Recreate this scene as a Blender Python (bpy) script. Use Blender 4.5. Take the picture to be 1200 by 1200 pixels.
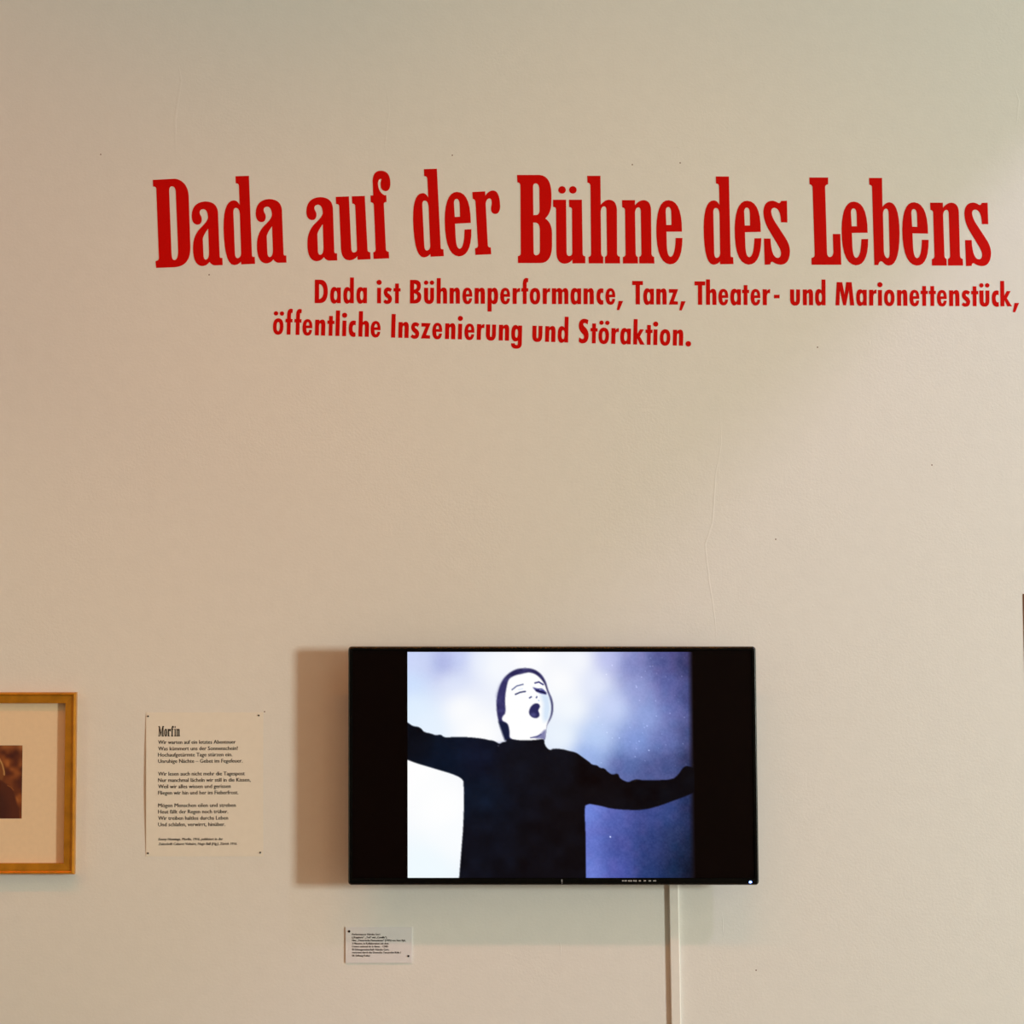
import bpy, math, random
import numpy as np
from mathutils import Vector, Matrix
from mathutils.geometry import tessellate_polygon

for o in list(bpy.data.objects):
    bpy.data.objects.remove(o)
scn = bpy.context.scene
COL = scn.collection

# ------------------------------------------------------------------ camera
F_PX = 2600.0                 # focal length in pixels of the 1200 px frame
PCX, PCY = 440.0, 600.0       # principal point
CAM_D, CAM_H = 5.2, 1.65
PITCH = math.atan(0.078)
cam_data = bpy.data.cameras.new('camera')
cam_data.sensor_width = 36.0
cam_data.lens = F_PX * 36.0 / 1200.0
cam_data.shift_x = (600.0 - PCX) / 1200.0
cam = bpy.data.objects.new('camera', cam_data)
cam.location = (0.0, -CAM_D, CAM_H)
cam.rotation_euler = (math.pi / 2 + PITCH, 0, 0)
COL.objects.link(cam)
scn.camera = cam

# ------------------------------------------------------------------ view, world
scn.view_settings.view_transform = 'Standard'
scn.view_settings.look = 'None'
scn.view_settings.gamma = 1.0
scn.view_settings.use_curve_mapping = False
scn.view_settings.exposure = 0.0
world = bpy.data.worlds.new('world')
scn.world = world
world.use_nodes = True
world.node_tree.nodes['Background'].inputs[0].default_value = (0.75, 0.85, 1.0, 1)
world.node_tree.nodes['Background'].inputs[1].default_value = 0.3

# ------------------------------------------------------------------ lights
def area_light(name, loc, aim, size, size_y, spread, power, color):
    d = bpy.data.lights.new(name, 'AREA'); d.spread = math.radians(spread)
    d.shape = 'RECTANGLE'; d.size = size; d.size_y = size_y
    d.energy = power; d.color = color
    o = bpy.data.objects.new(name, d); COL.objects.link(o)
    o.location = loc
    o.rotation_euler = (Vector(aim) - Vector(loc)).to_track_quat('-Z', 'Y').to_euler()
    return o

def spot_light(name, loc, aim, cone, blend, radius, power, color):
    d = bpy.data.lights.new(name, 'SPOT')
    d.spot_size = math.radians(cone); d.spot_blend = blend
    d.shadow_soft_size = radius; d.energy = power; d.color = color
    o = bpy.data.objects.new(name, d); COL.objects.link(o)
    o.location = loc
    o.rotation_euler = (Vector(aim) - Vector(loc)).to_track_quat('-Z', 'Y').to_euler()
    return o

# daylight through the window far right; warm lamp beyond the added beam;
# warm spot on the gilt frame; rows of added fill spots warm the wall
area_light('window_daylight', (9.75, -6.5, 2.05), (0.0, 0.0, 1.5), 0.95, 1.55, 180, 750, (0.925, 1.0, 0.885))
spot_light('ceiling_spot_light_right', (3.93, -2.50, 5.42), (1.15, 0, 1.75), 62, 1.0, 0.12, 190, (0.86, 0.66, 0.98))
spot_light('ceiling_spot_light_left', (-3.9, -3.1, 4.2), (-1.06, 0, 1.45), 23, 1.0, 0.06, 92, (1.0, 0.72, 0.34))
def fill_spots(name, xs, aim_x, aim_z, cone, power, color):  # row of unseen spots added as warm fill light
    for k, x in enumerate(xs):
        spot_light(name, (x, -2.5, 5.42), (aim_x + 0.25 * (x - sum(xs) / len(xs)), 0, aim_z), cone, 1.0, 0.09, power / len(xs), color)
fill_spots('added_warm_fill_centre', (-0.2, 0.25, 0.7, 1.15, 1.6), 0.40, 1.40, 46, 130, (1.0, 0.33, 0.05))
fill_spots('added_warm_fill_left', (-2.6, -2.1, -1.6, -1.1), -0.85, 1.40, 46, 150, (1.0, 0.17, 0.02))

# ------------------------------------------------------------------ materials
def s2l(c):
    c = np.asarray(c, dtype=float) / 255.0
    return np.where(c <= 0.04045, c / 12.92, ((c + 0.055) / 1.055) ** 2.4)

def srgb(r, g, b):
    v = s2l((r, g, b)); return (float(v[0]), float(v[1]), float(v[2]), 1.0)

def principled(name, color, rough=0.6, metal=0.0, spec=0.5, noise=None, bump=None):
    """noise=(scale, amount); bump=(scale, strength, distance)"""
    m = bpy.data.materials.new(name); m.use_nodes = True
    nt = m.node_tree; p = nt.nodes['Principled BSDF']
    p.inputs['Base Color'].default_value = color
    p.inputs['Roughness'].default_value = rough
    p.inputs['Metallic'].default_value = metal
    p.inputs['Specular IOR Level'].default_value = spec
    tc = nt.nodes.new('ShaderNodeTexCoord')
    if noise:
        n = nt.nodes.new('ShaderNodeTexNoise'); n.inputs['Scale'].default_value = noise[0]
        n.inputs['Detail'].default_value = 5
        nt.links.new(tc.outputs['Object'], n.inputs['Vector'])
        mr = nt.nodes.new('ShaderNodeMapRange')
        mr.inputs['From Min'].default_value = 0.3; mr.inputs['From Max'].default_value = 0.7
        mr.inputs['To Min'].default_value = 1 - noise[1]; mr.inputs['To Max'].default_value = 1 + noise[1]
        nt.links.new(n.outputs['Fac'], mr.inputs['Value'])
        mx = nt.nodes.new('ShaderNodeVectorMath'); mx.operation = 'SCALE'
        mx.inputs[0].default_value = color[:3]
        nt.links.new(mr.outputs['Result'], mx.inputs['Scale'])
        nt.links.new(mx.outputs['Vector'], p.inputs['Base Color'])
    if bump:
        n = nt.nodes.new('ShaderNodeTexNoise'); n.inputs['Scale'].default_value = bump[0]
        n.inputs['Detail'].default_value = 4
        nt.links.new(tc.outputs['Object'], n.inputs['Vector'])
        b = nt.nodes.new('ShaderNodeBump'); b.inputs['Strength'].default_value = bump[1]
        b.inputs['Distance'].default_value = bump[2]
        nt.links.new(n.outputs['Fac'], b.inputs['Height'])
        nt.links.new(b.outputs['Normal'], p.inputs['Normal'])
    return m

def emit_mat(name, color, strength):
    m = bpy.data.materials.new(name); m.use_nodes = True
    p = m.node_tree.nodes['Principled BSDF']
    p.inputs['Base Color'].default_value = (0.01, 0.01, 0.01, 1)
    p.inputs['Emission Color'].default_value = color
    p.inputs['Emission Strength'].default_value = strength
    return m

def wall_material():
    m = principled('painted_wall', (0.80, 0.79, 0.768, 1), 0.75, 0, 0.3)
    nt = m.node_tree; p = nt.nodes['Principled BSDF']
    tc = nt.nodes.new('ShaderNodeTexCoord')
    # woodchip / roller grain plus broad hand-plastered unevenness
    fine = nt.nodes.new('ShaderNodeTexNoise'); fine.inputs['Scale'].default_value = 170; fine.inputs['Detail'].default_value = 3
    mid = nt.nodes.new('ShaderNodeTexNoise'); mid.inputs['Scale'].default_value = 30; mid.inputs['Detail'].default_value = 4
    big = nt.nodes.new('ShaderNodeTexNoise'); big.inputs['Scale'].default_value = 2.3; big.inputs['Detail'].default_value = 3
    for n in (fine, mid, big):
        nt.links.new(tc.outputs['Object'], n.inputs['Vector'])
    b1 = nt.nodes.new('ShaderNodeBump'); b1.inputs['Strength'].default_value = 0.26; b1.inputs['Distance'].default_value = 0.0011
    b2 = nt.nodes.new('ShaderNodeBump'); b2.inputs['Strength'].default_value = 0.08; b2.inputs['Distance'].default_value = 0.002
    b3 = nt.nodes.new('ShaderNodeBump'); b3.inputs['Strength'].default_value = 0.15; b3.inputs['Distance'].default_value = 0.012
    nt.links.new(big.outputs['Fac'], b3.inputs['Height'])
    nt.links.new(mid.outputs['Fac'], b2.inputs['Height']); nt.links.new(b3.outputs['Normal'], b2.inputs['Normal'])
    nt.links.new(fine.outputs['Fac'], b1.inputs['Height']); nt.links.new(b2.outputs['Normal'], b1.inputs['Normal'])
    nt.links.new(b1.outputs['Normal'], p.inputs['Normal'])
    mr = nt.nodes.new('ShaderNodeMapRange'); mr.inputs['From Min'].default_value = 0.3; mr.inputs['From Max'].default_value = 0.7
    mr.inputs['To Min'].default_value = 0.988; mr.inputs['To Max'].default_value = 1.012
    nt.links.new(mid.outputs['Fac'], mr.inputs['Value'])
    mx = nt.nodes.new('ShaderNodeVectorMath'); mx.operation = 'SCALE'; mx.inputs[0].default_value = (0.80, 0.79, 0.768)
    nt.links.new(mr.outputs['Result'], mx.inputs['Scale']); nt.links.new(mx.outputs['Vector'], p.inputs['Base Color'])
    return m

M_WALL = wall_material()
M_PLASTER = principled('room_plaster', (0.62, 0.56, 0.48, 1), 0.85, noise=(6, 0.04))
M_FLOOR = principled('oak_floor', (0.28, 0.16, 0.08, 1), 0.45, noise=(9, 0.2))
M_RED = principled('red_vinyl', (0.62, 0.0015, 0.0003, 1), 0.42, 0, 0.10, noise=(300, 0.05))
M_BLACK = principled('glossy_black_plastic', (0.002, 0.002, 0.002, 1), 0.22, 0, 0.10, noise=(60, 0.1))
M_TRIM = principled('glossy_edge_trim', (0.004, 0.008, 0.010, 1), 0.22, 0, 0.9, noise=(40, 0.2))
M_HOUSING = principled('matt_black_housing', (0.006, 0.006, 0.006, 1), 0.5, 0, 0.2, noise=(60, 0.1))
M_GLASS = principled('dark_screen_panel', (0.0035, 0.0012, 0.001, 1), 0.35, 0, 0.06, noise=(20, 0.1))
M_GREY = principled('pale_grey_print', (0.35, 0.35, 0.36, 1), 0.5, noise=(60, 0.1))
M_METAL = principled('steel_bracket', (0.3, 0.3, 0.3, 1), 0.4, 0.9, noise=(60, 0.1))
M_GOLD = principled('gilt_wood', (0.60, 0.25, 0.014, 1), 0.34, 0.45, 0.5, noise=(34, 0.16), bump=(220, 0.25, 0.001))
M_MAT = principled('cream_mat_board', (0.86, 0.66, 0.45, 1), 0.9, noise=(90, 0.02))
M_PAPER = principled('cream_paper', (0.84, 0.80, 0.73, 1), 0.8, noise=(60, 0.015))
M_CARD = principled('grey_white_card', (0.77, 0.765, 0.80, 1), 0.8, noise=(60, 0.015))
M_INK = principled('black_ink', (0.006, 0.005, 0.004, 1), 0.7, noise=(60, 0.1))
M_INKCARD = principled('grey_ink', (0.02, 0.018, 0.018, 1), 0.7, noise=(60, 0.1))
M_DUCT = principled('white_trunking', (0.83, 0.81, 0.78, 1), 0.45, noise=(60, 0.02))
M_BROWN = principled('brown_wood_and_rim_shade', (0.16, 0.055, 0.02, 1), 0.5, noise=(30, 0.2))  # also colours the right board's rim in place of its cast shadow
M_LED = emit_mat('blue_power_light', (0.15, 0.3, 1.0, 1), 6.0)
M_LEDW = emit_mat('white_power_light', (0.8, 0.95, 1.0, 1), 8.0)

# ------------------------------------------------------------------ helpers
def tag(o, label=None, cat=None, group=None, kind=None):
    if label: o['label'] = label
    if cat: o['category'] = cat
    if group: o['group'] = group
    if kind: o['kind'] = kind
    return o

def empty(name, loc, parent=None):
    o = bpy.data.objects.new(name, None); COL.objects.link(o)
    o.empty_display_size = 0.05
    o.location = loc
    if parent: o.parent = parent
    return o

def world_loc(o):
    v = Vector(o.location)
    while o.parent:
        o = o.parent; v += Vector(o.location)
    return v

def mesh_obj(name, verts, faces, mat, parent=None, origin=None, smooth=False):
    """verts in world coordinates; the object's origin goes to `origin` (default: centre of its bounds)."""
    V = np.asarray(verts, dtype=float)
    if origin is None:
        origin = (V.min(0) + V.max(0)) / 2
    origin = np.asarray(origin, dtype=float)
    me = bpy.data.meshes.new(name)
    me.from_pydata((V - origin).tolist(), [], faces)
    me.update()
    if smooth:
        for p in me.polygons: p.use_smooth = True
    mats = mat if isinstance(mat, (list, tuple)) else [mat]
    for m in mats: me.materials.append(m)
    o = bpy.data.objects.new(name, me); COL.objects.link(o)
    if parent:
        o.parent = parent
        o.location = Vector(origin) - world_loc(parent)
    else:
        o.location = origin
    return o

class MB:
    def __init__(s): s.v = []; s.f = []
    def add(s, verts, faces):
        b = len(s.v); s.v += [tuple(p) for p in verts]; s.f += [tuple(i + b for i in f) for f in faces]
    def box(s, x0, x1, y0, y1, z0, z1):
        s.add([(x, y, z) for x in (x0, x1) for y in (y0, y1) for z in (z0, z1)],
              [(0, 1, 3, 2), (4, 6, 7, 5), (0, 4, 5, 1), (2, 3, 7, 6), (0, 2, 6, 4), (1, 5, 7, 3)])
    def build(s, name, mat, parent=None, origin=None, bevel=0, smooth=False):
        o = mesh_obj(name, s.v, s.f, mat, parent, origin, smooth)
        if bevel:
            b = o.modifiers.new('bevel', 'BEVEL'); b.width = bevel; b.segments = 3; b.limit_method = 'ANGLE'
        return o

ct, st = math.cos(PITCH), math.sin(PITCH)
def at(px, py, y=0.0):
    """pixel of the photograph -> point of the vertical plane at distance -y in front of the wall"""
    u = (px - PCX) / F_PX; v = (PCY - py) / F_PX
    dy = ct - v * st; dz = st + v * ct
    t = (y + CAM_D) / dy
    return np.array((u * t, y, CAM_H + dz * t))

# outlines: 'x,y' is on the curve, '*x,y' is a quadratic control point
def parse(path):
    pts = []
    for tok in path.split():
        off = tok[0] == '*'
        x, y = tok.lstrip('*').split(',')
        pts.append((float(x), float(y), off))
    full = []
    n = len(pts)
    for i, p in enumerate(pts):
        full.append(p)
        q = pts[(i + 1) % n]
        if p[2] and q[2]:
            full.append(((p[0] + q[0]) / 2, (p[1] + q[1]) / 2, False))
    k = next(i for i, p in enumerate(full) if not p[2])
    full = full[k:] + full[:k]
    out = []; i = 0; n = len(full)
    while i < n:
        p = full[i]
        out.append(p[:2])
        c = full[(i + 1) % n]
        if c[2]:
            e = full[(i + 2) % n]
            for s in range(1, 7):
                t = s / 7
                out.append(((1 - t) ** 2 * p[0] + 2 * t * (1 - t) * c[0] + t * t * e[0],
                            (1 - t) ** 2 * p[1] + 2 * t * (1 - t) * c[1] + t * t * e[1]))
            i += 2
        else:
            i += 1
    res = []
    for p in out:
        if not res or abs(p[0] - res[-1][0]) + abs(p[1] - res[-1][1]) > 0.05:
            res.append(p)
    if abs(res[0][0] - res[-1][0]) + abs(res[0][1] - res[-1][1]) < 0.05: res.pop()
    return res

def circle(cx, cy, r, n=20):
    return [(cx + r * math.cos(2 * math.pi * i / n), cy + r * math.sin(2 * math.pi * i / n)) for i in range(n)]

def glyph(paths, circles=()):
    """list of shapes, each a list of loops (outline then holes)"""
    shapes = []
    for grp in paths:
        shapes.append([parse(l) for l in grp])
    for c in circles:
        shapes.append([circle(*c)])
    return shapes

def solid_shapes(mb, shapes, to3, depth):
    """extrude flat shapes: to3(x, y, y_depth) gives the 3-D point"""
    for loops in shapes:
        flat = [p for l in loops for p in l]
        tris = tessellate_polygon([[Vector((p[0], p[1], 0)) for p in l] for l in loops])
        n = len(flat)
        front = [to3(p[0], p[1], 1) for p in flat]
        back = [to3(p[0], p[1], 0) for p in flat]
        faces = []
        for a, b, c in tris:
            ar = (flat[b][0] - flat[a][0]) * (flat[c][1] - flat[a][1]) - (flat[b][1] - flat[a][1]) * (flat[c][0] - flat[a][0])
            if abs(ar) < 1e-9: continue
            # image y runs down, the front looks towards -y
            faces.append((a, b, c) if ar < 0 else (a, c, b))
        if depth:
            k = 0
            for l in loops:
                m = len(l)
                for i in range(m):
                    j = (i + 1) % m
                    faces.append((k + i, k + j, n + k + j, n + k + i))
                k += m
            mb.add(front + back, faces)
        else:
            mb.add(front, faces)

# ------------------------------------------------------------------ the room
ZC = 5.7
XL, XR, YF = -4.6, 9.9, -9.0
def struct(mb, name, mat, **k):
    return tag(mb.build(name, mat, **k), kind='structure')

mb = MB(); mb.box(XL, XR, 0.0, 0.2, 0, ZC); wall = struct(mb, 'wall_back', M_WALL)
mb = MB(); mb.box(XL, XR, YF, 0.0, -0.1, 0.0); struct(mb, 'floor', M_FLOOR)
mb = MB(); mb.box(XL, XR, YF, 0.0, ZC, ZC + 0.1); struct(mb, 'ceiling', M_PLASTER)
mb = MB(); mb.box(XL - 0.2, XL, YF, 0.2, 0, ZC); struct(mb, 'wall_left', M_PLASTER)
mb = MB(); mb.box(XL, XR, YF - 0.2, YF, 0, ZC); struct(mb, 'wall_front', M_PLASTER)
WY0, WY1, WZ0, WZ1 = -7.2, -5.8, 1.1, 3.0
mb = MB()
mb.box(XR, XR + 0.3, YF, WY0, 0, ZC); mb.box(XR, XR + 0.3, WY1, 0.2, 0, ZC)
mb.box(XR, XR + 0.3, WY0, WY1, 0, WZ0); mb.box(XR, XR + 0.3, WY0, WY1, WZ1, ZC)
struct(mb, 'wall_right', M_PLASTER)
mb = MB()
for (a, b, c, d) in ((WY0, WY0 + 0.06, WZ0, WZ1), (WY1 - 0.06, WY1, WZ0, WZ1), (WY0, WY1, WZ0, WZ0 + 0.06),
                     (WY0, WY1, WZ1 - 0.06, WZ1), (-6.53, -6.47, WZ0, WZ1)):
    mb.box(XR + 0.16, XR + 0.22, a, b, c, d)
struct(mb, 'window_1', M_DUCT)
# unseen beam added so that its edge cuts the lamp's pool of light diagonally across the wall
mb = MB(); mb.box(2.2, 2.5, -6.5, 0.0, 3.91, ZC); struct(mb, 'added_beam_1', M_PLASTER)
mb = MB(); mb.box(XL, XR, -0.018, 0.0, 0, 0.12); struct(mb, 'baseboard_back', M_DUCT, bevel=0.004)

# small flaws of the wall: papered-over seams, dents and nail holes
def ridge(pts, width, height, name='wall_seam'):
    """low tapering ridge along a polyline of photo pixels"""
    P = [at(*p) for p in pts]
    # densify with small wobble
    rnd = random.Random(int(pts[0][0]))
    Q = []
    for a, b in zip(P[:-1], P[1:]):
        k = max(2, int(np.linalg.norm(b - a) / 0.02))
        for i in range(k): Q.append(a + (b - a) * i / k)
    Q.append(P[-1]); n = len(Q)
    mb = MB(); V = []; Fc = []
    for i, q in enumerate(Q):
        t = math.sin(math.pi * i / (n - 1)) ** 0.5
        d = Q[min(i + 1, n - 1)] - Q[max(i - 1, 0)]; d /= np.linalg.norm(d)
        nrm = np.array((d[2], 0, -d[0])); q = q + nrm * rnd.uniform(-0.0006, 0.0006)
        w = width * (0.4 + 0.6 * t); h = height * t * rnd.uniform(0.7, 1.1)
        V += [q - nrm * w + (0, 0.0002, 0), q + (0, -h, 0), q + nrm * w + (0, 0.0002, 0)]
    for i in range(n - 1):
        a = 3 * i; b = a + 3
        Fc += [(a, a + 1, b + 1, b), (a + 1, a + 2, b + 2, b + 1)]
    mb.add(V, Fc)
    return mb.build(name, M_WALL, parent=wall, smooth=True)

ridge([(844, 474), (845, 520), (838, 560), (835, 612), (826, 638), (831, 680), (838, 725), (840, 757)], 0.0035, 0.0007)
ridge([(208, 70), (212, 95), (205, 140), (206, 188)], 0.005, 0.0006)
ridge([(452, 92), (456, 130), (451, 170), (454, 188)], 0.004, 0.0004)
ridge([(1186, 92), (1194, 118), (1191, 150)], 0.004, 0.0005)
ridge([(844, 485), (842, 560), (845, 600)], 0.003, 0.0003)
ridge([(650, 250), (640, 560), (655, 735)], 0.003, 0.0002)
for pts in ([(983, 548), (986, 556)], [(947, 577), (951, 572)], [(1018, 404), (1020, 398)], [(901, 728), (903, 734)],
            [(952, 708), (953, 712)], [(655, 1100), (657, 1112), (656, 1122)], [(448, 352), (452, 366), (449, 372)], [(984, 598), (986, 604)],
            [(86, 68), (90, 66)], [(234, 66), (237, 68)], [(846, 1068), (848, 1100)]):
    ridge(pts, 0.0013, 0.0009, 'wall_scratch')
holes = [(118, 181), (530, 182), (797, 191), (741, 193), (886, 1137), (958, 407), (835, 1036), (909, 632), (310, 834), (1092, 545), (245, 322)]
for hx, hy in holes:
    c = at(hx, hy); mb = MB()
    n = 8; r = 0.0016
    V = [c + (r * math.cos(2 * math.pi * i / n), -0.0003, r * math.sin(2 * math.pi * i / n)) for i in range(n)] + [c + (0, 0.0, 0)]
    mb.add(V, [(i, (i + 1) % n, n) for i in range(n)])
    mb.build('nail_hole', M_BROWN, parent=wall)

# ------------------------------------------------------------------ red lettering: headline (condensed slab serif)
def affine(src, dst):
    A = np.array([[x, y, 1] for x, y in src], dtype=float)
    return np.linalg.solve(A, np.array(dst, dtype=float))     # 3x2

H = {
 'D': (170, 200, 10, [["90,108 340,95 *400,93 *505,195 512,300 532,900 *532,1010 *440,1125 345,1132 130,1140 123,1062 135,1056 *162,1050 162,1022 132,215 *130,190 108,187 95,187",
                       "283,240 *282,183 315,183 *352,183 360,240 388,930 *390,1048 343,1048 *312,1048 310,960"]], ()),
 'a': (170, 200, 10, [["910,1107 820,1110 *780,1108 755,1068 *725,1118 665,1118 *562,1105 562,905 *562,760 650,672 *738,590 738,545 *732,452 682,450 *640,455 640,490 *642,510 655,530 *665,548 665,575 *662,633 612,633 *548,625 547,530 *550,370 705,360 *845,362 855,490 875,1000 *876,1022 890,1022 907,1022",
                       "740,678 750,950 *752,1042 710,1042 *688,1040 685,990 677,800 *682,760 740,678"]], ()),
 'd': (815, 200, 10, [["240,68 392,68 412,985 *412,1012 428,1012 443,1014 446,1095 290,1097 287,1062 *262,1100 210,1102 *98,1095 97,660 *100,350 215,348 *255,348 282,402 277,180 *272,155 255,153 241,150",
                       "210,490 *210,437 238,437 *278,437 283,510 290,960 *290,1020 248,1022 *222,1020 220,960"]], ()),
 'u': (600, 200, 10.435, [["502,355 662,355 668,1000 *672,1043 698,1043 *738,1043 738,1000 735,480 *735,447 700,445 697,355 855,355 865,1020 *867,1043 897,1048 898,1133 740,1135 738,1088 *705,1137 640,1138 *545,1130 543,990 540,480 *540,445 512,445 503,442"]], ()),
 'f': (355, 195, 10.435, [["827,355 860,355 853,180 *855,52 955,52 *1065,55 1070,200 *1070,303 1010,303 *952,295 950,225 *950,185 962,160 *963,153 950,153 *918,160 918,215 *922,310 995,352 1020,352 1023,435 *990,437 990,460 1015,1015 *1018,1042 1050,1042 1055,1125 865,1132 860,1050 *890,1045 890,1015 868,475 *866,447 845,443 830,437"]], ()),
 'e': (478, 190, 10, [["738,712 553,722 560,880 *568,1015 607,1015 *662,1010 665,790 745,785 *748,1100 600,1105 *435,1095 432,680 *436,352 575,348 *735,350 738,712",
                       "540,480 *542,430 572,430 *605,432 608,500 612,640 550,642"]], ()),
 'r': (478, 190, 10, [["755,350 905,342 908,395 *945,332 1000,332 *1078,335 1082,520 *1078,608 1022,608 *975,600 975,550 *975,525 982,500 *990,425 955,425 *918,430 912,490 937,970 *938,1000 972,1000 977,1080 792,1088 787,1010 *822,1005 822,975 793,470 *792,435 760,430"]], ()),
 'B': (600, 200, 10.435, [["62,52 340,52 *480,65 483,290 482,400 *478,520 408,585 *490,640 490,770 490,930 *482,1128 350,1130 75,1130 72,1045 *108,1040 108,1010 103,180 *100,145 66,143",
                           "258,200 *258,155 292,155 *330,160 335,220 338,490 *335,543 290,543 262,543",
                           "260,635 285,635 *340,640 342,720 342,980 *340,1033 293,1035 *265,1030 265,990"]], ()),
 'h': (685, 200, 10, [["32,60 187,60 190,400 *240,340 290,340 *375,345 380,460 382,970 *383,1003 415,1007 417,1087 240,1087 240,1010 *265,1000 265,970 258,460 *258,418 228,418 *195,420 190,480 195,960 *197,1005 220,1007 220,1087 50,1087 47,1010 *78,1005 78,970 70,175 *68,145 35,140"]], ()),
 'n': (685, 200, 10, [["440,345 592,345 592,405 *640,345 695,345 *775,350 780,460 785,970 *787,1005 817,1010 820,1088 642,1088 642,1010 *668,1000 668,970 660,470 *655,430 632,430 *598,432 592,490 600,970 *603,1005 625,1010 627,1088 450,1088 450,1012 *482,1005 482,975 475,460 *472,435 443,430"]], ()),
 's': (815, 200, 10, [["1072,352 1078,607 1003,605 *1000,440 925,435 *888,437 888,480 *892,530 930,595 1060,795 *1108,875 1108,950 *1102,1100 1000,1102 *955,1100 920,1078 *882,1050 878,1100 812,1103 803,795 880,795 *890,1022 965,1022 *1005,1018 1003,960 *998,920 960,860 850,675 *797,575 797,480 *802,355 900,352 *930,352 965,375 *995,390 1002,355"]], ()),
 'L': (940, 200, 10, [["85,80 305,80 305,160 *270,165 270,195 292,960 *295,1010 325,1012 *365,1008 367,950 360,742 448,742 460,1103 112,1103 110,1022 *148,1018 148,985 123,195 *120,165 88,160"]], ()),
 'b': (940, 200, 10, [["785,85 937,85 942,425 *980,370 1025,370 *1140,375 1143,740 *1140,1108 1020,1112 *975,1110 945,1070 *905,1045 893,1107 847,1107 820,195 *820,170 788,165",
                       "985,445 *1012,448 1015,500 1027,960 *1028,1025 1000,1025 *962,1015 958,930 948,510 *950,447 985,445"]], ()),
}
def hpix(key):
    ox, oy, s, paths, circ = H[key]
    sh = glyph(paths, circ)
    return [[[(ox + x / s, oy + y / s) for x, y in l] for l in loops] for loops in sh]

def P(ox, oy, s, *pts): return [(ox + x / s, oy + y / s) for x, y in pts]
LM = {  # landmarks on the traced letters
 'a': P(170, 200, 10, (910, 1107), (705, 360), (547, 530)),
 'd': P(815, 200, 10, (240, 68), (392, 68), (446, 1095)),
 'e': P(478, 190, 10, (575, 348), (600, 1105), (738, 712)),
 'n': P(685, 200, 10, (440, 345), (450, 1088), (820, 1088)),
 's': P(815, 200, 10, (1072, 352), (812, 1103), (1078, 607)),
 'u': P(600, 200, 10.435, (502, 355), (855, 355), (898, 1133)),
}
HEAD = [
 ('Dada', [('D', None), ('a', None), ('d', P(255, 200, 10, (210, 65), (368, 60), (440, 1092))), ('a', P(255, 200, 10, (808, 1078), (605, 332), (447, 500)))]),
 ('auf', [('a', P(355, 195, 10.435, (420, 1150), (210, 375), (42, 550))), ('u', P(355, 195, 10.435, (402, 372), (757, 360), (828, 1135))), ('f', None)]),
 ('der', [('d', P(478, 190, 10, (188, 82), (340, 77), (422, 1102))), ('e', None), ('r', None)]),
 ('Buehne', [('B', None), ('u', None), ('h', None), ('n', None), ('e', P(685, 200, 10, (988, 345), (1000, 1098), (1142, 715)))]),
 ('des', [('d', None), ('e', P(815, 200, 10, (608, 352), (622, 1102), (766, 718))), ('s', None)]),
 ('Lebens', [('L', None), ('e', P(940, 200, 10, (608, 362), (628, 1110), (768, 728))), ('b', None), ('e', P(1050, 200, 10, (215, 370), (240, 1113), (376, 738))),
             ('n', P(1050, 200, 10, (400, 375), (422, 1112), (787, 1112))), ('s', P(1050, 200, 10, (1074, 375), (822, 1118), (1082, 628)))]),
]
VINYL = 0.0006
def vinyl3(x, y, k): return at(x, y, -VINYL * k)

def vinyl_letter(name, shapes, parent, mat=M_RED):
    mb = MB(); solid_shapes(mb, shapes, vinyl3, VINYL)
    return mb.build(name, mat, parent=parent)

def apply_aff(shapes, T):
    return [[[tuple(np.array((x, y, 1.0)) @ T) for x, y in l] for l in loops] for loops in shapes]

def word_box_loc(allshapes):
    pts = [p for sh in allshapes for loops in sh for l in loops for p in l]
    a = np.array(pts); c = ((a[:, 0].min() + a[:, 0].max()) / 2, a[:, 1].max())
    return at(c[0], c[1])

headline = empty('wall_headline', at(670, 312))
tag(headline, 'large red slab serif headline on the wall, reading Dada auf der Bühne des Lebens', 'lettering')
for word, letters in HEAD:
    shp = []
    for key, dst in letters:
        s = hpix(key)
        if dst is not None: s = apply_aff(s, affine(LM[key], dst))
        if word == 'Buehne' and key == 'u':
            s += [[circle(600 + 613 / 10.435, 200 + 235 / 10.435, 46 / 10.435)], [circle(600 + 745 / 10.435, 200 + 235 / 10.435, 46 / 10.435)]]
        shp.append(s)
    w = empty('word', Vector(word_box_loc(shp)) - headline.location, headline)
    for s in shp:
        vinyl_letter('letter', s, w)

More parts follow.
